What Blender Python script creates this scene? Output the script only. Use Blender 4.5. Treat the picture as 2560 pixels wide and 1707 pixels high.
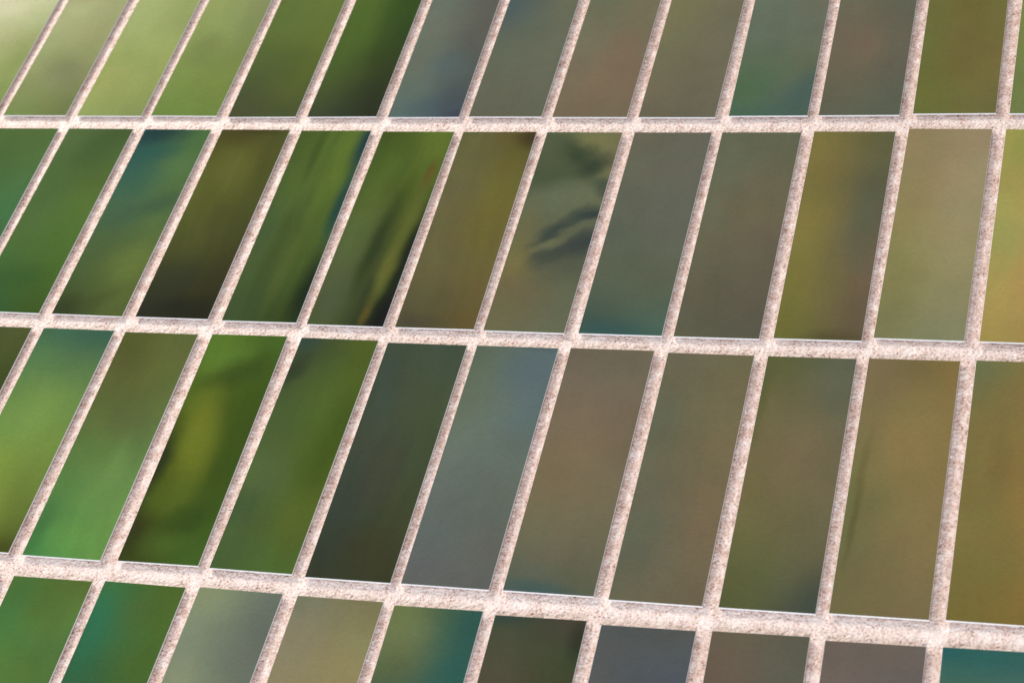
import bpy, math, random
import numpy as np
from mathutils import Matrix, Vector

# ------------------------------------------------------------------ camera, light, exposure
for o in list(bpy.data.objects):
    bpy.data.objects.remove(o)
S = bpy.context.scene
COL = S.collection
U = 0.1                                   # metres per tile column
ZC = 5.0                                  # height of the middle of the wall panel

cam_d = bpy.data.cameras.new('camera')
cam_d.sensor_width = 36.0
cam_d.lens = 5333.64 / 2560 * 36.0
cam_d.clip_start = 0.05
cam_d.clip_end = 200.0
cam = bpy.data.objects.new('camera', cam_d)
COL.objects.link(cam)
right = Vector((0.95078791, 0.20756026, 0.23004582))
up = Vector((-0.03334734, -0.66959801, 0.7419747))
back = right.cross(up)
cam.matrix_world = Matrix.Translation((7.59616 * U, -15.47472 * U, ZC - 13.71501 * U)) @ \
    Matrix((right, up, back)).transposed().to_4x4()
cam_d.dof.use_dof = True
cam_d.dof.focus_distance = 2.14
cam_d.dof.aperture_fstop = 9.0
S.camera = cam

world = bpy.data.worlds.new('World')
S.world = world
world.use_nodes = True
bg = world.node_tree.nodes['Background']
bg.inputs['Color'].default_value = (0.97, 0.97, 1.0, 1)
bg.inputs['Strength'].default_value = 0.42


def area(name, loc, target, size, power, color):
    d = bpy.data.lights.new(name, 'AREA')
    d.shape = 'DISK'
    d.size = size
    d.energy = power
    d.color = color
    o = bpy.data.objects.new(name, d)
    COL.objects.link(o)
    o.location = loc
    o.rotation_euler = (Vector(target) - Vector(loc)).to_track_quat('-Z', 'Y').to_euler()
    return o


# warm lamp high on the left (its sheen whitens the upper left tiles, along with raised inks), cool bounce from below
area('key_lamp', (-6.0, -3.27, ZC + 7.03), (0, 0, ZC), 1.9, 930, (1.0, 0.92, 0.81))
area('low_lamp', (0.5, -1.5, ZC - 4.3), (0, 0, ZC), 1.6, 170, (0.80, 0.88, 1.0))

S.view_settings.view_transform = 'Standard'
S.view_settings.look = 'None'
S.view_settings.exposure = 0.32
S.view_settings.gamma = 1.0
S.view_settings.use_curve_mapping = False

# ------------------------------------------------------------------ helpers


def lin(c, k=1.0):
    r = []
    for x in c:
        x = x / 255.0
        x = x / 12.92 if x <= 0.04045 else ((x + 0.055) / 1.055) ** 2.4
        r.append(min(0.95, x * k))
    return (r[0], r[1], r[2], 1.0)


def ink(c):
    """ink colour under the varnish for a colour seen in even light"""
    p = lin(c)[:3]
    y = 0.25 * p[0] + 0.65 * p[1] + 0.10 * p[2]
    r = [max(0.003, ((0.90 * x + 0.10 * y) * 0.94 - 0.0105) / 1.11) for x in p]
    return (r[0], r[1], r[2], 1.0)


class NT:
    def __init__(self, name):
        self.m = bpy.data.materials.new(name)
        self.m.use_nodes = True
        self.t = self.m.node_tree
        self.b = self.t.nodes['Principled BSDF']

    def n(self, kind, **kw):
        nd = self.t.nodes.new(kind)
        for k, v in kw.items():
            setattr(nd, k, v)
        return nd

    def l(self, a, b):
        self.t.links.new(a, b)

    def noise(self, vec, scale, detail=2.0, rough=0.5, w=None, dist=0.0):
        nd = self.n('ShaderNodeTexNoise')
        if w is not None:
            nd.noise_dimensions = '4D'
            nd.inputs['W'].default_value = w
        nd.inputs['Scale'].default_value = scale
        nd.inputs['Detail'].default_value = detail
        nd.inputs['Roughness'].default_value = rough
        nd.inputs['Distortion'].default_value = dist
        self.l(vec, nd.inputs['Vector'])
        return nd

    def math(self, op, a, b=None, clamp=False):
        nd = self.n('ShaderNodeMath', operation=op, use_clamp=clamp)
        for i, x in enumerate((a, b)):
            if x is None:
                continue
            if isinstance(x, (int, float)):
                nd.inputs[i].default_value = x
            else:
                self.l(x, nd.inputs[i])
        return nd.outputs[0]

    def mix(self, fac, a, b, blend='MIX'):
        nd = self.n('ShaderNodeMix', data_type='RGBA', blend_type=blend)
        for sock, x in ((nd.inputs[0], fac), (nd.inputs[6], a), (nd.inputs[7], b)):
            if isinstance(x, (int, float)):
                sock.default_value = x
            elif isinstance(x, tuple):
                sock.default_value = x
            else:
                self.l(x, sock)
        return nd.outputs[2]

    def maprange(self, x, a, b, c=0.0, d=1.0, smooth=False):
        nd = self.n('ShaderNodeMapRange', interpolation_type='SMOOTHSTEP' if smooth else 'LINEAR')
        self.l(x, nd.inputs[0])
        for i, v in enumerate((a, b, c, d)):
            nd.inputs[i + 1].default_value = v
        return nd.outputs[0]


TW, TH = 0.870568 * U, 2.990727 * U        # plate size
ASP = TH / TW
STOPS = {0: (0.0, 0.33, 0.55, 0.78, 1.0), 1: (0, .25, .5, .75, 1), 2: (0, .25, .5, .75, 1), 3: (0, .12, .25, .37, 1)}


def print_material(row, seed, left, rightc, blobs, streak=0.06, smoke=(0.09, 0.14, 1.0)):
    """One blurred colour print: two vertical colour runs blended across the plate, soft smears, print grain."""
    T = NT('print_%d' % seed)
    tc = T.n('ShaderNodeTexCoord')
    mp = T.n('ShaderNodeMapping', vector_type='POINT')
    # object space (x right, z up) -> (u 0..1, v*ASP downwards)
    mp.inputs['Rotation'].default_value = (math.radians(90), 0, 0)
    mp.inputs['Scale'].default_value = (1 / TW, 1 / TW, 1 / TW)
    mp.inputs['Location'].default_value = (0.5, ASP / 2, 0)
    T.l(tc.outputs['Object'], mp.inputs['Vector'])
    wn = T.noise(mp.outputs[0], 1.2, 1.0, 0.4, w=seed * 3.7)
    sub = T.n('ShaderNodeVectorMath', operation='SUBTRACT')
    T.l(wn.outputs['Color'], sub.inputs[0])
    sub.inputs[1].default_value = (0.5, 0.5, 0.5)
    sc = T.n('ShaderNodeVectorMath', operation='MULTIPLY')
    T.l(sub.outputs[0], sc.inputs[0])
    sc.inputs[1].default_value = (0.32, 0.5, 0.0)
    ad = T.n('ShaderNodeVectorMath', operation='ADD')
    T.l(mp.outputs[0], ad.inputs[0])
    T.l(sc.outputs[0], ad.inputs[1])
    warped = ad.outputs[0]
    sx = T.n('ShaderNodeSeparateXYZ')
    T.l(warped, sx.inputs[0])
    v = T.math('DIVIDE', sx.outputs[1], ASP)
    ramps = []
    for cols in (left, rightc):
        cr = T.n('ShaderNodeValToRGB')
        cr.color_ramp.interpolation = 'B_SPLINE'
        e = cr.color_ramp.elements
        st = STOPS[row]
        e[0].position = st[0]
        e[0].color = ink(cols[0])
        e[1].position = st[4]
        e[1].color = ink(cols[4])
        for i in (1, 2, 3):
            x = e.new(st[i])
            x.color = ink(cols[i])
        T.l(v, cr.inputs[0])
        ramps.append(cr.outputs[0])
    col = T.mix(T.maprange(sx.outputs[0], 0.08, 0.92, smooth=True), ramps[0], ramps[1])
    # soft smears of the print
    wn2 = T.noise(mp.outputs[0], 2.2, smoke[2], 0.5, w=seed * 1.3 + 9)
    s2 = T.n('ShaderNodeVectorMath', operation='SUBTRACT')
    T.l(wn2.outputs['Color'], s2.inputs[0])
    s2.inputs[1].default_value = (0.5, 0.5, 0.5)
    s3 = T.n('ShaderNodeVectorMath', operation='MULTIPLY')
    T.l(s2.outputs[0], s3.inputs[0])
    s3.inputs[1].default_value = (smoke[0], smoke[1], 0.0)
    a2 = T.n('ShaderNodeVectorMath', operation='ADD')
    T.l(mp.outputs[0], a2.inputs[0])
    T.l(s3.outputs[0], a2.inputs[1])
    for (bu, bv, ru, rv, ang, c, k) in blobs:
        m2 = T.n('ShaderNodeMapping', vector_type='TEXTURE')
        m2.inputs['Location'].default_value = (bu, bv * ASP, 0)
        m2.inputs['Rotation'].default_value = (0, 0, math.radians(ang))
        m2.inputs['Scale'].default_value = (ru, rv, 1)
        T.l(a2.outputs[0], m2.inputs['Vector'])
        ln = T.n('ShaderNodeVectorMath', operation='LENGTH')
        sxy = T.n('ShaderNodeVectorMath', operation='MULTIPLY')
        sxy.inputs[1].default_value = (1, 1, 0)
        T.l(m2.outputs[0], sxy.inputs[0])
        T.l(sxy.outputs[0], ln.inputs[0])
        col = T.mix(T.maprange(ln.outputs[1], 0.1, 1.0, k, 0.0, smooth=True), col, ink(c))
    # low cloudy variation, print dots, fine horizontal scan lines
    cl = T.noise(warped, 1.5, 1.5, 0.5, w=seed * 2.1 + 4)
    col = T.mix(1.0, col, T.mix(T.maprange(cl.outputs[0], 0.3, 0.7), (0.94, 0.94, 0.94, 1), (1.06, 1.06, 1.06, 1)), 'MULTIPLY')
    sm = T.n('ShaderNodeMapping')
    sm.inputs['Scale'].default_value = (4.2, 0.5, 1)
    T.l(warped, sm.inputs['Vector'])
    sk = T.noise(sm.outputs[0], 1.0, 2.0, 0.55, w=seed * 4.3)
    col = T.mix(T.maprange(sk.outputs[0], 0.3, 0.7), T.mix(1.0, col, (1 - streak, 1 - streak * 0.9, 1 - streak * 0.8, 1), 'MULTIPLY'),
                T.mix(1.0, col, (1 + streak * 0.9, 1 + streak, 1 + streak * 0.7, 1), 'MULTIPLY'))
    hue = T.noise(warped, 1.6, 2.0, 0.5, w=seed * 0.9 + 31)
    col = T.mix(1.0, col, T.mix(T.maprange(hue.outputs[0], 0.35, 0.65), (1.03, 0.99, 0.985, 1), (0.975, 1.01, 1.01, 1)), 'MULTIPLY')
    gm = T.n('ShaderNodeMapping')
    gm.inputs['Scale'].default_value = (30, 95, 1)
    T.l(mp.outputs[0], gm.inputs['Vector'])
    gr = T.noise(gm.outputs[0], 1.6, 2.0, 0.7, w=seed + 0.5)
    col = T.mix(1.0, col, T.mix(T.maprange(gr.outputs[0], 0.25, 0.75), (0.90, 0.90, 0.91, 1), (1.10, 1.10, 1.09, 1)), 'MULTIPLY')
    lm = T.n('ShaderNodeMapping')
    lm.inputs['Scale'].default_value = (18, 34, 1)
    T.l(mp.outputs[0], lm.inputs['Vector'])
    ln2 = T.noise(lm.outputs[0], 1.0, 2.0, 0.7, w=seed + 5.5)
    col = T.mix(1.0, col, T.mix(T.maprange(ln2.outputs[0], 0.25, 0.75), (0.94, 0.94, 0.945, 1), (1.06, 1.06, 1.055, 1)), 'MULTIPLY')
    # a little settled dust
    du = T.noise(mp.outputs[0], 60, 1.0, 0.5, w=seed + 77)
    col = T.mix(T.maprange(du.outputs[0], 0.80, 0.84, 0, 0.35), col, (0.6, 0.6, 0.55, 1))
    # satin varnish: matt print under a clear gloss layer
    bp = T.n('ShaderNodeBump')
    bp.inputs['Strength'].default_value = 0.05
    bp.inputs['Distance'].default_value = 0.0004
    T.l(gr.outputs[0], bp.inputs['Height'])
    df = T.n('ShaderNodeBsdfDiffuse')
    T.l(col, df.inputs['Color'])
    gl = T.n('ShaderNodeBsdfGlossy', distribution='BECKMANN')
    gl.inputs['Roughness'].default_value = 0.25
    T.l(T.maprange(cl.outputs[0], 0.3, 0.7, 0.185, 0.2), gl.inputs['Roughness'])
    fr = T.n('ShaderNodeFresnel')
    fr.inputs['IOR'].default_value = 1.32
    for nd in (df, gl, fr):
        T.l(bp.outputs[0], nd.inputs['Normal'])
    mx = T.n('ShaderNodeMixShader')
    T.l(fr.outputs[0], mx.inputs[0])
    T.l(df.outputs[0], mx.inputs[1])
    T.l(gl.outputs[0], mx.inputs[2])
    T.l(mx.outputs[0], T.t.nodes['Material Output'].inputs['Surface'])
    return T.m


# ------------------------------------------------------------------ materials of the setting
def plaster_material():
    T = NT('rough_plaster')
    tc = T.n('ShaderNodeTexCoord')
    an = T.n('ShaderNodeMapping')
    an.inputs['Scale'].default_value = (0.9, 1.0, 1.1)
    T.l(tc.outputs['Object'], an.inputs['Vector'])
    mott = T.noise(tc.outputs['Object'], 60, 3.0, 0.6)
    fine = T.noise(an.outputs[0], 480, 2.0, 0.6, dist=0.2)
    col = T.mix(T.maprange(mott.outputs[0], 0.38, 0.66), lin((246, 227, 218)), lin((230, 204, 193)))
    pit = T.math('MULTIPLY', T.maprange(fine.outputs[0], 0.535, 0.65), T.maprange(mott.outputs[0], 0.36, 0.66, 0.25, 1.0))
    col = T.mix(pit, col, lin((146, 104, 86)))
    pale_speck = T.maprange(fine.outputs[0], 0.40, 0.30)  # near-white specks in the plaster grain
    col = T.mix(pale_speck, col, lin((252, 250, 248)))
    # mottled browner tone over the upright joints
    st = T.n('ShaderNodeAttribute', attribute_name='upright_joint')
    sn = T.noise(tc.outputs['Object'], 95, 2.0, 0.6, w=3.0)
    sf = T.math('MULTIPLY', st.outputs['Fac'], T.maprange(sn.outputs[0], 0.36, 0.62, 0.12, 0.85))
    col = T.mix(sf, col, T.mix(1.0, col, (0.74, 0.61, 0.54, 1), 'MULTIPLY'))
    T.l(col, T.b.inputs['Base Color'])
    T.b.inputs['Roughness'].default_value = 0.62
    inv = T.math('SUBTRACT', 1.0, fine.outputs[0])
    bp = T.n('ShaderNodeBump')
    bp.inputs['Strength'].default_value = 0.4
    bp.inputs['Distance'].default_value = 0.0012
    T.l(inv, bp.inputs['Height'])
    T.l(bp.outputs[0], T.b.inputs['Normal'])
    return T.m


def edge_material():
    T = NT('cut_white_edge')
    tc = T.n('ShaderNodeTexCoord')
    nz = T.noise(tc.outputs['Object'], 300, 2.0, 0.6)
    T.l(T.mix(nz.outputs[0], lin((196, 190, 186)), lin((226, 224, 224))), T.b.inputs['Base Color'])
    T.b.inputs['Roughness'].default_value = 0.4
    return T.m


PLASTER = plaster_material()
EDGE = edge_material()

# ------------------------------------------------------------------ the wall
wall = bpy.data.objects.new('tiled_wall', None)
COL.objects.link(wall)
wall.location = (0, 0.0031, ZC)
wall['label'] = 'wall of slim printed tiles in green and brown with rough pinkish plaster joints'
wall['category'] = 'wall'
wall['kind'] = 'thing'

# plate laying: row, column, centre u, centre v (down), turn
LAY = [
    (0, -1, -7.0258, -4.8486, 0.0),
    (0, 0, -6.0209, -4.8383, 0.00583),
    (0, 1, -5.0002, -4.8287, 0.00369),
    (0, 2, -4.0051, -4.8335, 0.00801),
    (0, 3, -3.0032, -4.8135, -0.00578),
    (0, 4, -1.9914, -4.8149, -0.00637),
    (0, 5, -0.987, -4.8103, -0.0094),
    (0, 6, 0.0038, -4.8179, -0.00341),
    (0, 7, 1.0044, -4.8143, 0.00212),
    (0, 8, 1.9979, -4.8149, -0.0004),
    (0, 9, 2.9962, -4.8372, -0.01197),
    (0, 10, 3.9827, -4.8476, -0.01173),
    (0, 11, 4.9844, -4.8776, -0.01422),
    (0, 12, 6.0037, -4.8838, -0.00507),
    (1, 0, -6.0316, -1.6219, 0.0),
    (1, 1, -5.036, -1.6175, 0.00852),
    (1, 2, -4.0103, -1.6096, 0.00728),
    (1, 3, -2.9915, -1.6076, 0.00093),
    (1, 4, -1.9675, -1.598, -0.0059),
    (1, 5, -0.9664, -1.5841, 0.00322),
    (1, 6, 0.0201, -1.5851, -0.00611),
    (1, 7, 1.0012, -1.5802, 0.00125),
    (1, 8, 2.0112, -1.5857, -0.00266),
    (1, 9, 2.995, -1.5891, -0.00437),
    (1, 10, 3.9988, -1.6084, -0.00565),
    (1, 11, 4.9876, -1.6536, 0.00272),
    (1, 12, 5.995, -1.6494, 0.00142),
    (2, 1, -5.0395, 1.5874, 0.0),
    (2, 2, -4.0386, 1.5851, 0.00647),
    (2, 3, -3.025, 1.5984, -0.00153),
    (2, 4, -1.9845, 1.583, -0.00847),
    (2, 5, -0.9722, 1.5955, 0.00613),
    (2, 6, 0.0183, 1.6163, -0.00314),
    (2, 7, 0.9906, 1.6117, -0.00203),
    (2, 8, 1.9864, 1.6025, -0.00342),
    (2, 9, 2.9947, 1.6178, -0.00249),
    (2, 10, 4.0026, 1.6145, -0.00655),
    (2, 11, 4.9838, 1.5938, -0.00688),
    (2, 12, 5.9936, 1.5758, -0.00421),
    (3, 3, -3.0018, 4.8338, -0.00274),
    (3, 4, -2.0165, 4.8181, 0.00445),
    (3, 5, -1.0112, 4.8065, 0.00692),
    (3, 6, 0.02, 4.8138, -0.0017),
    (3, 7, 1.0158, 4.8384, -0.01082),
    (3, 8, 2.0073, 4.8562, -0.01384),
    (3, 9, 3.0097, 4.8719, -0.01165),
    (3, 10, 4.0316, 4.8479, -0.02074),
    (3, 11, 5.0284, 4.8555, -0.01827),
    (3, 12, 6.0311, 4.8331, -0.01757),
]
lay = {(r, c): (u, v, th) for r, c, u, v, th in LAY}
rng = random.Random(5)
for r, (c0, c1, vv) in enumerate(((-3, 15, -4.84), (-3, 15, -1.62), (-2, 15, 1.59), (0, 15, 4.83))):
    for c in range(c0, c1 + 1):
        if (r, c) not in lay:
            lay[(r, c)] = (c - 6 + rng.uniform(-.02, .02), vv + rng.uniform(-.015, .015), rng.uniform(-.005, .005))

TILE_BACK, TILE_FRONT = -0.0014, -0.0031


def rough_plaster():
    """Rough coat seen in the joints: dense relief where it shows, a plain slab under the plates."""
    st = 0.0010
    x0, x1, z0, z1 = -0.96, 0.98, -0.66, 0.66
    nx, nz = int((x1 - x0) / st), int((z1 - z0) / st)
    xs = x0 + np.arange(nx + 1) * st
    zs = z0 + np.arange(nz + 1) * st
    X, Z = np.meshgrid(xs, zs, indexing='ij')
    covered = np.zeros(X.shape, bool)
    inset = 0.003
    for (u, v, th) in lay.values():
        cx, cz = u * U, -v * U
        i0, i1 = np.searchsorted(xs, (cx - 0.06, cx + 0.06))
        j0, j1 = np.searchsorted(zs, (cz - 0.16, cz + 0.16))
        a, b = X[i0:i1, j0:j1] - cx, Z[i0:i1, j0:j1] - cz
        co, si = math.cos(-th), math.sin(-th)
        la, lb = a * co + b * si, -a * si + b * co
        covered[i0:i1, j0:j1] |= (np.abs(la) < TW / 2 - inset) & (np.abs(lb) < TH / 2 - inset)
    R = np.random.RandomState(3)

    def lattice(px, pz):
        gx, gz = int((x1 - x0) / px) + 3, int((z1 - z0) / pz) + 3
        g = R.rand(gx, gz)
        fx, fz = (X - x0) / px, (Z - z0) / pz
        ix, iz = fx.astype(int), fz.astype(int)
        tx, tz = fx - ix, fz - iz
        tx, tz = tx * tx * (3 - 2 * tx), tz * tz * (3 - 2 * tz)
        return (g[ix, iz] * (1 - tx) + g[ix + 1, iz] * tx) * (1 - tz) + (g[ix, iz + 1] * (1 - tx) + g[ix + 1, iz + 1] * tx) * tz

    h = 0.4 * lattice(0.016, 0.016) + 0.3 * lattice(0.0060, 0.0050) + 0.8 * lattice(0.0028, 0.0022) + 1.1 * lattice(0.0014, 0.0014)
    Y = 0.0004 - (h / 2.6 - 0.5) * 0.0018
    ok = ~(covered[:-1, :-1] & covered[1:, :-1] & covered[:-1, 1:] & covered[1:, 1:])
    ii, jj = np.nonzero(ok)
    idx = np.full(X.shape, -1, np.int64)
    used = np.zeros(X.shape, bool)
    for di in (0, 1):
        for dj in (0, 1):
            used[ii + di, jj + dj] = True
    idx[used] = np.arange(used.sum())
    V = np.stack([X[used], Y[used], Z[used]], 1)
    F = np.stack([idx[ii, jj], idx[ii + 1, jj], idx[ii + 1, jj + 1], idx[ii, jj + 1]], 1)
    nb = len(V)
    b = np.array([(x, y, z) for y in (0.0035, 0.05) for x, z in ((-2.4, -1.8), (2.4, -1.8), (2.4, 1.8), (-2.4, 1.8))])
    bf = np.array([(0, 1, 2, 3), (7, 6, 5, 4), (0, 4, 5, 1), (1, 5, 6, 2), (2, 6, 7, 3), (3, 7, 4, 0)]) + nb
    V = np.concatenate([V, b])
    F = np.concatenate([F, bf]).astype(np.int32)
    me = bpy.data.meshes.new('plaster_backing')
    me.vertices.add(len(V))
    me.vertices.foreach_set('co', V.astype(np.float32).ravel())
    me.loops.add(F.size)
    me.loops.foreach_set('vertex_index', F.ravel())
    me.polygons.add(len(F))
    me.polygons.foreach_set('loop_start', np.arange(len(F), dtype=np.int32) * 4)
    me.update(calc_edges=True)
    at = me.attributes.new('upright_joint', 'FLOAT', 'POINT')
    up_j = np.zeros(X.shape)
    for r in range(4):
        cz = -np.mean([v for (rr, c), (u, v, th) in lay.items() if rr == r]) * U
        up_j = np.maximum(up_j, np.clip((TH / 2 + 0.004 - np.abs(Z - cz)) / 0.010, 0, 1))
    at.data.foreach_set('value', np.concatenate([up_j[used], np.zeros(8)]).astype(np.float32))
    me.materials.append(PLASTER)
    me.polygons.foreach_set('use_smooth', np.ones(len(F), bool))
    o = bpy.data.objects.new('plaster_backing', me)
    COL.objects.link(o)
    o.parent = wall
    o['label'] = 'rough pinkish white plaster showing in the joints between the tiles'


rough_plaster()


def tile_mesh():
    ch = 0.00035
    hw, hh = TW / 2, TH / 2

    def ring(w, h, y):
        return [(-w, y, -h), (w, y, -h), (w, y, h), (-w, y, h)]
    v = ring(hw, hh, TILE_BACK) + ring(hw, hh, TILE_FRONT + ch) + ring(hw - ch, hh - ch, TILE_FRONT)
    f = [(8, 9, 10, 11), (3, 2, 1, 0)]
    m = [0, 1]
    for a in (0, 4):
        for i in range(4):
            j = (i + 1) % 4
            f.append((a + i, a + j, a + 4 + j, a + 4 + i))
            m.append(1)
    me = bpy.data.meshes.new('tile')
    me.from_pydata(v, [], f)
    me.materials.append(EDGE)
    me.materials.append(EDGE)
    me.polygons.foreach_set('material_index', m)
    me.update()
    return me


TILE = tile_mesh()

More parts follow.
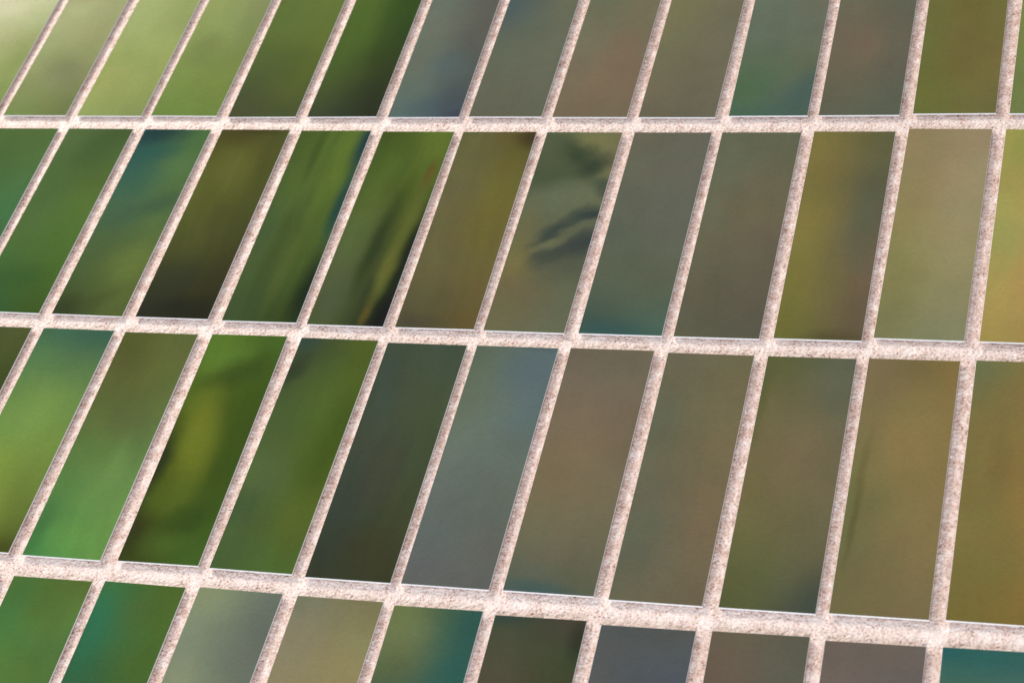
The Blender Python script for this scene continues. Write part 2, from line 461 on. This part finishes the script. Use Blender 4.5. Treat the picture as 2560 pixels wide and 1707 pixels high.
# ------------------------------------------------------------------ the prints
# (row, column): label, left colour run, right colour run (top to bottom), smears (u, v, ru, rv, turn, colour, strength)
PRINTS = {
    (0, -1): ('pale washed-out tile cut off by the upper left corner',
        [(190, 190, 140), (190, 190, 140), (156, 165, 86), (146, 160, 81), (126, 150, 71)],
        [(170, 180, 120), (170, 180, 120), (146, 160, 81), (136, 155, 71), (121, 145, 66)],
        []),
    (0, 0): ('pale yellow-green tile with brownish haze, second from the left in the top row',  # inks of this and the next two tiles raised to include lamp glare
        [(165, 170, 110), (165, 170, 110), (152, 164, 98), (138, 148, 86), (112, 138, 61)],
        [(160, 165, 108), (160, 165, 108), (150, 160, 98), (130, 136, 84), (108, 124, 61)],
        [(0.55, 0.74, 0.45, 0.55, -20, (128, 126, 88), 0.42)]),
    (0, 1): ('light lime-green tile, third from the left in the top row',
        [(168, 182, 112), (168, 182, 112), (162, 175, 96), (154, 166, 83), (148, 162, 86)],
        [(154, 172, 97), (154, 172, 97), (154, 168, 91), (152, 166, 83), (128, 142, 78)],
        []),
    (0, 2): ('light green tile with a faint darker smudge, fourth from the left in the top row',
        [(152, 165, 91), (152, 165, 91), (142, 160, 81), (124, 146, 63), (110, 138, 57)],
        [(138, 148, 91), (138, 148, 91), (128, 142, 73), (120, 139, 59), (110, 139, 55)],
        [(0.35, 0.6, 0.5, 0.6, -30, (110, 124, 65), 0.42)]),
    (0, 3): ('olive green tile darkening to brown at its foot, top row',
        [(98, 118, 47), (98, 118, 47), (89, 109, 43), (78, 90, 48), (73, 78, 48)],
        [(104, 123, 48), (104, 123, 48), (96, 115, 39), (89, 100, 35), (74, 84, 48)],
        []),
    (0, 4): ('dark green tile fading to near black at its foot, top row beside the blue-grey one',
        [(82, 108, 35), (82, 108, 35), (78, 104, 33), (72, 90, 37), (58, 64, 48)],
        [(54, 80, 21), (54, 80, 21), (50, 74, 23), (54, 64, 29), (44, 50, 36)],
        [(0.3, 0.45, 0.35, 0.7, -10, (86, 114, 35), 0.34)]),
    (0, 5): ('blue-grey tile with a violet-blue patch at its foot, top row',
        [(106, 115, 101), (106, 115, 101), (111, 120, 101), (103, 116, 100), (84, 108, 104)],
        [(95, 95, 86), (95, 95, 86), (95, 96, 86), (84, 96, 90), (72, 80, 90)],
        [(0.6, 0.7, 0.45, 0.5, 0, (84, 103, 106), 0.5), (0.6, 0.95, 0.6, 0.3, 0, (74, 92, 100), 0.37), (0.98, 1.0, 0.35, 0.25, 0, (62, 64, 84), 0.5)]),
    (0, 6): ('grey-green tile with a bluish upper left edge, top row',
        [(75, 95, 98), (75, 95, 98), (101, 107, 85), (105, 108, 88), (104, 103, 84)],
        [(105, 109, 84), (105, 109, 84), (105, 109, 88), (101, 105, 86), (104, 103, 84)],
        []),
    (0, 7): ('brownish olive tile with a reddish haze at mid height, top row',
        [(110, 116, 86), (110, 116, 86), (121, 116, 90), (125, 110, 85), (120, 105, 80)],
        [(120, 116, 86), (120, 116, 86), (122, 113, 86), (125, 106, 82), (120, 108, 82)],
        [(0.7, 0.6, 0.4, 0.6, 0, (128, 106, 84), 0.51)]),
    (0, 8): ('grey-olive tile with a yellower upper left, top row between brown and blue-green tiles',
        [(123, 121, 82), (123, 121, 82), (121, 118, 82), (115, 108, 83), (109, 103, 80)],
        [(118, 112, 84), (118, 112, 84), (111, 109, 86), (109, 106, 80), (111, 105, 84)],
        []),
    (0, 9): ('grey-green tile turning blue-green at its foot, top row',
        [(104, 115, 96), (104, 115, 96), (101, 113, 93), (86, 109, 76), (70, 105, 84)],
        [(110, 112, 92), (110, 112, 92), (105, 112, 93), (101, 110, 81), (72, 98, 90)],
        [(0.95, 0.85, 0.35, 0.6, 20, (62, 92, 92), 0.5), (0.2, 0.85, 0.35, 0.5, 0, (80, 108, 71), 0.42)]),
    (0, 10): ('muted brown-grey tile, top row, left of the olive one near the right end',
        [(107, 108, 84), (107, 108, 84), (115, 104, 83), (113, 103, 78), (93, 99, 82)],
        [(99, 103, 84), (99, 103, 84), (108, 103, 84), (99, 98, 81), (93, 101, 82)],
        [(0.45, 0.62, 0.4, 0.7, 0, (120, 103, 78), 0.59)]),
    (0, 11): ('strong olive tile with a brown centre, second from the right in the top row',
        [(116, 111, 51), (116, 111, 51), (108, 111, 55), (108, 112, 46), (108, 115, 50)],
        [(114, 110, 51), (114, 110, 51), (118, 109, 52), (122, 109, 55), (114, 110, 59)],
        [(0.5, 0.62, 0.4, 0.9, 0, (122, 104, 54), 0.51), (0.55, 0.4, 0.35, 0.5, 0, (106, 97, 43), 0.34)]),
    (0, 12): ('sliver of a yellow-green tile at the right end of the top row',
        [(126, 136, 63), (126, 136, 63), (122, 134, 63), (118, 132, 67), (114, 128, 67)],
        [(125, 138, 74), (125, 138, 74), (125, 138, 74), (125, 138, 74), (125, 138, 74)],
        []),
    (1, 0): ('green tile cut off by the left edge of the picture, second row',
        [(81, 111, 47), (73, 108, 49), (65, 116, 70), (60, 114, 66), (61, 106, 47)],
        [(85, 114, 51), (77, 114, 53), (65, 116, 70), (66, 112, 53), (61, 106, 47)],
        []),
    (1, 1): ('plain grass-green tile, second from the left in the second row',
        [(85, 112, 57), (75, 106, 51), (85, 116, 57), (69, 108, 43), (47, 96, 52)],
        [(69, 94, 47), (85, 110, 47), (85, 118, 43), (73, 108, 37), (61, 88, 29)],
        [(0.6, 0.13, 0.6, 0.5, 10, (66, 94, 43), 0.42), (0.45, 0.82, 0.6, 0.35, 0, (55, 92, 39), 0.51)]),
    (1, 2): ('green tile with a dark blue-green band across its top, second row',
        [(34, 72, 74), (56, 104, 84), (76, 106, 67), (80, 100, 47), (54, 66, 36)],
        [(76, 112, 57), (84, 120, 65), (80, 106, 57), (100, 118, 49), (80, 96, 43)],
        [(0.28, 0.03, 0.7, 0.3, -12, (20, 56, 60), 0.62), (0.3, 0.14, 0.6, 0.28, -8, (40, 92, 82), 0.43), (0.75, 0.2, 0.4, 0.4, -10, (90, 126, 67), 0.42), (0.75, 0.42, 0.55, 0.3, -20, (54, 86, 66), 0.51), (0.3, 0.5, 0.5, 0.35, -15, (54, 90, 74), 0.31), (0.75, 0.72, 0.5, 0.5, -25, (110, 130, 51), 0.51), (0.55, 0.92, 0.5, 0.22, -35, (68, 84, 37), 0.42), (0.05, 0.97, 0.4, 0.4, 0, (54, 62, 34), 0.51)]),
    (1, 3): ('dark olive-brown tile fading to black at its foot, second row',
        [(74, 66, 28), (100, 106, 36), (90, 96, 36), (66, 68, 36), (44, 47, 38)],
        [(82, 86, 34), (84, 88, 30), (76, 80, 36), (64, 64, 32), (44, 44, 28)],
        [(0.45, 0.22, 0.45, 0.7, 0, (104, 110, 40), 0.59), (0.6, 0.0, 0.5, 0.18, 0, (68, 62, 24), 0.59), (0.3, 0.82, 0.5, 0.5, 0, (52, 56, 42), 0.51), (0.6, 0.96, 0.8, 0.35, 0, (40, 41, 30), 0.59)]),
    (1, 4): ('dark green tile with vertical streaks and a dark teal right edge, second row',
        [(72, 92, 31), (80, 102, 41), (78, 98, 43), (76, 94, 47), (62, 82, 47)],
        [(88, 112, 37), (86, 110, 35), (82, 104, 37), (72, 92, 35), (56, 74, 27)],
        [(0.7, 0.16, 0.22, 1.3, 3, (94, 116, 35), 0.6), (0.35, 0.102, 0.1, 0.9, 3, (60, 78, 27), 0.6), (0.3, 0.64, 0.14, 1.2, 3, (66, 84, 35), 0.5), (0.55, 0.699, 0.16, 1.3, 3, (88, 102, 39), 0.5), (1.0, 0.073, 0.22, 0.9, 3, (22, 60, 66), 0.95), (0.97, 0.408, 0.16, 1.1, 2, (26, 70, 66), 0.85), (1.0, 0.844, 0.3, 1.2, 4, (34, 46, 24), 0.95), (0.1, 0.553, 0.25, 1.0, 0, (64, 90, 53), 0.5)]),
    (1, 5): ('dark green tile with a yellow-green streak and rusty spot at right, second row',
        [(66, 86, 25), (78, 102, 33), (86, 104, 49), (86, 96, 57), (80, 90, 47)],
        [(94, 112, 33), (84, 100, 29), (76, 86, 27), (50, 62, 30), (40, 50, 26)],
        [(0.85, 0.058, 0.25, 0.5, 0, (98, 116, 33), 0.6), (0.45, 0.175, 0.3, 0.8, 3, (82, 104, 33), 0.5), (0.62, 0.378, 0.12, 0.8, 5, (70, 86, 27), 0.6), (0.5, 0.611, 0.16, 1.25, 4, (50, 64, 32), 0.85), (1.02, 0.64, 0.24, 1.7, 3, (30, 38, 22), 0.9), (0.83, 0.451, 0.17, 0.95, 4, (94, 102, 38), 0.85), (0.77, 0.713, 0.17, 0.95, 4, (106, 110, 42), 0.85), (0.87, 0.233, 0.11, 0.45, 4, (100, 84, 34), 0.6), (0.85, 0.215, 0.08, 0.28, 5, (100, 78, 32), 0.45), (0.72, 0.946, 0.1, 0.35, 4, (104, 90, 34), 0.7), (0.93, 0.961, 0.22, 0.6, 6, (28, 30, 18), 0.9), (0.2, 0.873, 0.3, 0.8, 0, (78, 92, 66), 0.5)]),
    (1, 6): ('olive-brown tile with a dark upper right corner, second row',
        [(99, 100, 54), (109, 105, 64), (105, 100, 60), (108, 99, 60), (80, 81, 56)],
        [(92, 78, 36), (108, 105, 44), (114, 104, 44), (108, 98, 54), (102, 88, 46)],
        [(0.75, 0.4, 0.28, 1.2, 0, (112, 104, 40), 0.59), (0.98, 0.03, 0.35, 0.3, 0, (60, 52, 28), 0.72), (0.2, 0.98, 0.6, 0.25, 0, (76, 74, 54), 0.51)]),
    (1, 7): ('tile with a swirling dark and pale green smear like drifting smoke, second row',
        [(86, 96, 65), (86, 96, 67), (94, 102, 76), (114, 106, 62), (112, 109, 78)],
        [(114, 118, 76), (110, 112, 76), (90, 99, 78), (102, 104, 76), (106, 112, 84)],
        [(0.68, 0.044, 0.6, 0.435, 8, (122, 122, 74), 0.9), (1, 0.16, 0.42, 0.87, -10, (118, 114, 76), 0.85), (0.35, 0.218, 0.78, 0.58, 10, (74, 86, 59), 0.8), (0.5, 0.111, 0.6, 0.319, 33, (60, 74, 51), 0.95), (0.76, 0.18, 0.288, 0.435, 40, (56, 70, 51), 0.95), (0.15, 0.087, 0.36, 0.58, 0, (86, 96, 65), 0.5), (0.45, 0.344, 0.84, 0.464, -12, (102, 109, 80), 0.9), (0.92, 0.297, 0.336, 0.174, 45, (68, 78, 64), 0.8), (0.1, 0.466, 0.36, 0.58, 0, (112, 108, 70), 0.6), (0.88, 0.416, 0.432, 0.189, -12, (54, 66, 64), 0.95), (0.52, 0.507, 0.6, 0.203, -50, (58, 72, 64), 0.9), (0.3, 0.597, 0.24, 0.145, -45, (68, 80, 66), 0.7), (0.9, 0.576, 0.6, 0.377, -24, (62, 70, 68), 0.95), (0.52, 0.646, 0.504, 0.217, -36, (66, 74, 66), 0.85), (0.82, 0.489, 0.408, 0.116, -22, (96, 102, 78), 0.85), (0.5, 0.576, 0.432, 0.131, -42, (106, 110, 78), 0.9), (0.75, 0.699, 0.6, 0.435, -20, (84, 90, 72), 0.6), (0.1, 0.67, 0.42, 0.725, 0, (122, 112, 62), 0.7), (0.3, 0.801, 0.6, 0.435, 0, (108, 98, 70), 0.5)]),
    (1, 8): ('grey-green tile turning teal at its foot, second row',
        [(107, 103, 84), (103, 106, 86), (94, 102, 86), (95, 102, 77), (61, 87, 78)],
        [(103, 103, 88), (103, 103, 88), (99, 102, 88), (97, 103, 77), (67, 101, 88)],
        [(0.35, 0.99, 0.8, 0.3, 5, (51, 89, 88), 0.56)]),
    (1, 9): ('dull olive-grey tile, fourth from the right in the second row',
        [(98, 105, 81), (108, 109, 84), (109, 106, 78), (101, 98, 77), (97, 95, 74)],
        [(97, 102, 78), (109, 105, 76), (109, 98, 77), (99, 93, 74), (89, 90, 74)],
        [(0.6, 0.4, 0.5, 0.6, 0, (115, 105, 74), 0.42)]),
    (1, 10): ('ochre-olive tile with a greyer right side, third from the right in the second row',
        [(126, 117, 57), (128, 114, 57), (134, 124, 57), (128, 119, 52), (108, 109, 47)],
        [(104, 103, 59), (96, 96, 69), (99, 95, 73), (118, 99, 73), (98, 85, 63)],
        [(0.78, 0.45, 0.26, 1.1, 0, (92, 97, 71), 0.51), (0.55, 0.7, 0.35, 0.6, 0, (108, 107, 57), 0.34), (0.7, 1.0, 0.6, 0.25, 0, (82, 77, 43), 0.59)]),
    (1, 11): ('pale khaki tile, second from the right in the second row',
        [(148, 129, 87), (152, 138, 91), (144, 134, 79), (138, 133, 77), (122, 125, 81)],
        [(158, 139, 103), (159, 144, 103), (154, 144, 99), (148, 139, 93), (130, 135, 99)],
        [(0.6, 0.2, 0.4, 0.5, 0, (164, 139, 101), 0.34)]),
    (1, 12): ('warm yellow-orange tile cut off by the right edge, second row',
        [(160, 156, 66), (172, 160, 78), (160, 160, 80), (176, 154, 76), (164, 146, 70)],
        [(192, 156, 76), (194, 148, 80), (200, 146, 82), (195, 140, 80), (170, 140, 72)],
        [(0.2, 0.1, 0.2, 0.6, 0, (140, 150, 66), 0.42)]),
    (2, 1): ('sliver of a dark olive tile at the left edge, third row',
        [(80, 90, 42), (62, 78, 29), (56, 70, 27), (56, 70, 27), (56, 70, 27)],
        [(86, 94, 46), (64, 78, 29), (52, 66, 25), (52, 66, 25), (56, 70, 27)],
        []),
    (2, 2): ('bright light-green tile with a blue-green top, second from the left in the third row',
        [(58, 101, 77), (100, 139, 68), (118, 153, 64), (130, 153, 50), (108, 123, 40)],
        [(54, 97, 81), (100, 135, 64), (116, 147, 58), (114, 137, 48), (70, 77, 18)],
        [(0.6, 0.02, 0.8, 0.38, 0, (52, 95, 79), 0.37), (0.5, 0.36, 0.55, 0.6, 0, (124, 157, 70), 0.42), (0.35, 0.7, 0.45, 0.8, -10, (134, 157, 48), 0.42), (0.9, 1.0, 0.5, 0.3, 0, (66, 69, 14), 0.59)]),
    (2, 3): ('green tile, greyer above and fresh green at its foot, third row',
        [(85, 91, 37), (95, 96, 47), (95, 122, 57), (87, 132, 63), (63, 134, 66)],
        [(97, 108, 53), (97, 106, 47), (91, 118, 63), (109, 152, 71), (95, 146, 61)],
        [(0.55, 0.4, 0.4, 0.6, -15, (89, 94, 52), 0.42), (0.75, 0.66, 0.22, 0.9, -10, (111, 150, 71), 0.3), (0.5, 0.92, 0.6, 0.4, 0, (99, 156, 65), 0.51), (0.05, 0.9, 0.18, 0.8, 0, (53, 108, 58), 0.42)]),
    (2, 4): ('vivid dark-green tile with a glowing lime patch and black-green smears, third row',
        [(87, 120, 33), (83, 108, 25), (85, 98, 15), (73, 86, 15), (59, 70, 17)],
        [(73, 102, 31), (63, 88, 21), (69, 88, 17), (63, 88, 23), (69, 100, 33)],
        [(0.35, 0.102, 0.5, 0.5, -20, (95, 130, 37), 0.51), (0.5, 0.18, 0.75, 0.32, -30, (57, 74, 17), 0.72), (0.38, 0.48, 0.4, 1.1, -6, (123, 132, 23), 0.68), (0.9, 0.524, 0.32, 1.0, -4, (57, 80, 15), 0.59), (-0.02, 0.582, 0.24, 1.1, 0, (37, 42, 10), 0.77), (0.35, 0.742, 0.5, 0.4, -15, (93, 116, 29), 0.42), (0.65, 0.809, 0.5, 0.32, -35, (55, 76, 23), 0.64), (0.03, 0.888, 0.3, 0.55, 0, (53, 54, 9), 0.68), (0.5, 0.917, 0.5, 0.3, 0, (81, 110, 39), 0.42)]),
    (2, 5): ('mid-green tile with a dark smudge at its upper left, third row',
        [(62, 78, 53), (74, 92, 43), (80, 104, 51), (78, 98, 51), (74, 98, 49)],
        [(86, 100, 33), (78, 98, 29), (72, 94, 23), (82, 98, 31), (80, 108, 43)],
        [(0.03, 0.006, 0.4, 0.35, -30, (40, 70, 74), 0.43), (0.07, 0.146, 0.22, 0.38, 20, (48, 56, 42), 0.68), (0.5, 0.233, 0.5, 0.7, -10, (84, 108, 41), 0.42), (0.3, 0.611, 0.4, 0.6, -10, (90, 104, 63), 0.34), (0.1, 0.742, 0.35, 0.4, -10, (62, 84, 55), 0.51), (0.95, 0.437, 0.3, 1.0, 0, (64, 84, 19), 0.42), (0.8, 0.786, 0.3, 0.6, -10, (92, 106, 35), 0.42)]),
    (2, 6): ('very dark green-black tile, third row, left of the blue-grey one',
        [(69, 81, 62), (71, 80, 59), (67, 75, 61), (61, 71, 59), (57, 61, 45)],
        [(71, 85, 69), (73, 85, 56), (69, 79, 55), (69, 75, 45), (61, 63, 41)],
        [(0.15, 0.2, 0.28, 1.0, -6, (57, 81, 77), 0.31), (0.5, 0.55, 0.4, 0.9, 0, (71, 71, 55), 0.51), (0.6, 0.88, 0.5, 0.5, 0, (67, 63, 41), 0.51)]),
    (2, 7): ('pale blue-grey tile, third row',
        [(91, 105, 86), (105, 119, 96), (104, 114, 102), (99, 108, 103), (98, 99, 93)],
        [(91, 110, 111), (97, 115, 115), (99, 113, 99), (101, 105, 94), (97, 97, 93)],
        [(0.6, -0.01, 0.9, 0.12, 3, (55, 85, 77), 0.43), (0.65, 0.12, 0.4, 0.5, 0, (93, 108, 117), 0.31), (0.3, 0.92, 0.5, 0.4, 0, (93, 95, 97), 0.34)]),
    (2, 8): ('brown-grey tile with a blue-green patch at its foot, third row',
        [(108, 99, 83), (124, 108, 85), (126, 110, 77), (116, 109, 79), (80, 95, 85)],
        [(112, 105, 83), (122, 107, 86), (122, 107, 80), (116, 109, 80), (88, 93, 74)],
        [(0.4, 1.0, 0.7, 0.22, 8, (50, 89, 89), 0.56), (0.5, 0.5, 0.5, 0.8, 0, (130, 111, 83), 0.42)]),
    (2, 9): ('grey-olive tile, browner at right, third row, right of the tile with a blue-green foot',
        [(107, 103, 80), (107, 105, 76), (108, 105, 78), (98, 103, 84), (108, 102, 76)],
        [(113, 109, 78), (118, 108, 74), (121, 106, 74), (122, 107, 78), (109, 98, 74)],
        [(0.1, 0.3, 0.3, 0.7, 0, (95, 103, 82), 0.42)]),
    (2, 10): ('brown tile with a rosy centre and dark teal lower right corner, third row',
        [(90, 97, 52), (117, 105, 70), (120, 108, 67), (108, 105, 61), (84, 91, 53)],
        [(96, 101, 79), (112, 107, 77), (119, 105, 74), (108, 105, 71), (76, 83, 64)],
        [(0.5, 0.42, 0.45, 0.9, 0, (130, 106, 77), 0.38), (0.9, 0.15, 0.35, 0.6, 0, (94, 99, 75), 0.51), (1.0, 0.97, 0.5, 0.6, 20, (54, 71, 71), 0.5), (0.2, 0.8, 0.55, 0.5, 0, (94, 102, 59), 0.34), (0.02, 0.2, 0.12, 0.9, 0, (88, 95, 44), 0.51)]),
    (2, 11): ('ochre-brown tile with a thin dark vertical streak at left, third row',
        [(125, 111, 76), (131, 116, 72), (122, 116, 66), (116, 108, 68), (115, 106, 66)],
        [(130, 111, 60), (140, 120, 66), (140, 120, 70), (134, 116, 70), (120, 106, 70)],
        [(0.55, 0.044, 0.5, 0.4, 0, (114, 100, 56), 0.42), (0.05, 0.611, 0.14, 1.3, 0, (106, 112, 62), 0.51), (0.13, 0.495, 0.08, 1.0, 2, (98, 94, 52), 0.51), (0.1, 0.699, 0.06, 0.7, 2, (96, 86, 50), 0.51), (0.6, 0.291, 0.5, 0.9, 0, (144, 124, 68), 0.42)]),
    (2, 12): ('golden brown tile cut off by the right edge, third row',
        [(118, 120, 72), (130, 115, 60), (126, 111, 56), (130, 120, 60), (120, 106, 46)],
        [(140, 116, 56), (144, 120, 60), (146, 116, 56), (146, 120, 58), (130, 110, 48)],
        [(0.05, 0.05, 0.2, 0.5, 0, (112, 120, 78), 0.51), (0.35, 0.4, 0.2, 0.8, 0, (118, 100, 52), 0.42)]),
    (3, 3): ('grass-green tile at the lower left corner',
        [(82, 114, 45), (72, 120, 57), (72, 122, 57), (82, 122, 51), (82, 122, 51)],
        [(86, 104, 41), (92, 126, 51), (82, 116, 55), (82, 118, 51), (82, 118, 51)],
        [(0.2, 0.05, 0.3, 0.3, 0, (72, 110, 51), 0.42), (0.55, 0.12, 0.4, 0.4, -20, (82, 110, 43), 0.42)]),
    (3, 4): ('deep green tile with a blue-green left side, bottom row',
        [(64, 108, 51), (48, 114, 74), (46, 106, 70), (52, 100, 64), (52, 100, 64)],
        [(78, 104, 37), (80, 112, 41), (74, 106, 41), (72, 102, 41), (72, 102, 41)],
        [(0.08, 0.15, 0.3, 0.7, 0, (40, 114, 82), 0.37), (0.6, 0.1, 0.5, 0.4, -20, (78, 98, 41), 0.42)]),
    (3, 5): ('pale grey-green tile, bottom row',
        [(134, 144, 101), (128, 140, 110), (122, 134, 108), (136, 146, 110), (136, 146, 110)],
        [(108, 116, 100), (100, 110, 96), (104, 110, 96), (106, 116, 96), (106, 116, 96)],
        [(0.95, 0.1, 0.3, 0.5, 0, (94, 104, 92), 0.34)]),
    (3, 6): ('khaki tile, bottom row, right of the pale grey-green one',
        [(124, 124, 94), (138, 130, 100), (140, 130, 96), (136, 130, 90), (136, 130, 90)],
        [(124, 120, 80), (134, 130, 84), (142, 132, 86), (142, 132, 86), (142, 132, 86)],
        [(0.1, 0.02, 0.5, 0.3, 0, (112, 116, 92), 0.42)]),
    (3, 7): ('green tile running into dark teal at lower right, bottom row',
        [(104, 114, 61), (108, 120, 76), (92, 106, 64), (58, 92, 72), (58, 92, 72)],
        [(56, 92, 76), (50, 92, 80), (48, 96, 84), (52, 94, 82), (52, 94, 82)],
        [(0.2, 0.08, 0.45, 0.5, -20, (116, 126, 76), 0.42), (1.0, 0.04, 0.4, 0.4, 0, (40, 86, 78), 0.43), (0.8, 0.24, 0.5, 0.35, -35, (42, 90, 82), 0.37), (0.25, 0.38, 0.6, 0.22, -20, (38, 80, 72), 0.5)]),
    (3, 8): ('dark brown-green tile, bottom row',
        [(64, 74, 55), (80, 80, 60), (80, 76, 58), (84, 76, 58), (84, 76, 58)],
        [(76, 70, 58), (64, 76, 50), (70, 72, 46), (74, 72, 46), (74, 72, 46)],
        [(0.1, 0.0, 0.5, 0.2, 0, (52, 72, 66), 0.59), (0.97, 0.08, 0.2, 0.4, 0, (40, 46, 36), 0.59)]),
    (3, 9): ('slate grey tile, bottom row',
        [(84, 92, 88), (88, 90, 88), (90, 92, 90), (92, 92, 90), (92, 92, 90)],
        [(88, 88, 82), (82, 88, 90), (80, 86, 96), (82, 86, 96), (82, 86, 96)],
        []),
    (3, 10): ('brown tile, bottom row, between the slate grey and mauve-grey ones',
        [(106, 96, 76), (104, 90, 76), (104, 92, 76), (104, 92, 76), (104, 92, 76)],
        [(98, 94, 78), (94, 96, 80), (98, 94, 80), (98, 94, 80), (98, 94, 80)],
        []),
    (3, 11): ('mauve-grey tile, second from the right in the bottom row',
        [(112, 99, 88), (115, 101, 91), (112, 98, 90), (112, 98, 90), (112, 98, 90)],
        [(108, 98, 88), (106, 98, 92), (106, 98, 92), (106, 98, 92), (106, 98, 92)],
        []),
    (3, 12): ('teal tile at the lower right corner',
        [(40, 98, 94), (70, 108, 90), (76, 108, 88), (76, 108, 88), (76, 108, 88)],
        [(46, 98, 92), (74, 106, 90), (86, 106, 79), (86, 106, 79), (86, 106, 79)],
        [(0.0, 0.0, 0.25, 0.3, 0, (32, 96, 98), 0.43)]),
}


# prints with long upright streaks, and the ones whose smears curl like smoke
STREAK = {(1, 3): 0.07, (1, 4): 0.13, (1, 5): 0.11, (1, 6): 0.06, (2, 3): 0.06, (2, 4): 0.06, (2, 5): 0.06, (2, 6): 0.09, (0, 4): 0.06}
SMOKE = {(1, 7): (0.30, 0.42, 4.0), (1, 2): (0.2, 0.3, 3.0), (2, 4): (0.2, 0.3, 3.0), (2, 5): (0.16, 0.24, 3.0)}


def jit(c, d):
    return tuple(max(10, min(240, x + d)) for x in c)


for (r, c), (u, v, th) in sorted(lay.items()):
    if (r, c) in PRINTS:
        label, lc, rc, bl = PRINTS[(r, c)]
    else:
        near = min(PRINTS, key=lambda k: (abs(k[0] - r) * 1.5 + abs(k[1] - c)))
        _, lc, rc, bl = PRINTS[near]
        d = rng.uniform(-16, 10)
        lc, rc, bl, label = [jit(x, d + 4) for x in rc[::-1]], [jit(x, d - 4) for x in lc[::-1]], [], None
        if r == 0:
            lc = [lc[0]] + lc[:4]
    o = bpy.data.objects.new('tile', TILE)
    COL.objects.link(o)
    o.parent = wall
    o.location = (u * U, rng.uniform(-.0002, .0002), -v * U)
    o.rotation_euler = (rng.uniform(-.0012, .0012), -(-th), rng.uniform(-.003, .003))
    o.material_slots[0].link = 'OBJECT'
    o.material_slots[0].material = print_material(r, r * 20 + c + 4, lc, rc, bl, STREAK.get((r, c), 0.025), SMOKE.get((r, c), (0.09, 0.14, 1.0)))
    if label:
        o['label'] = label
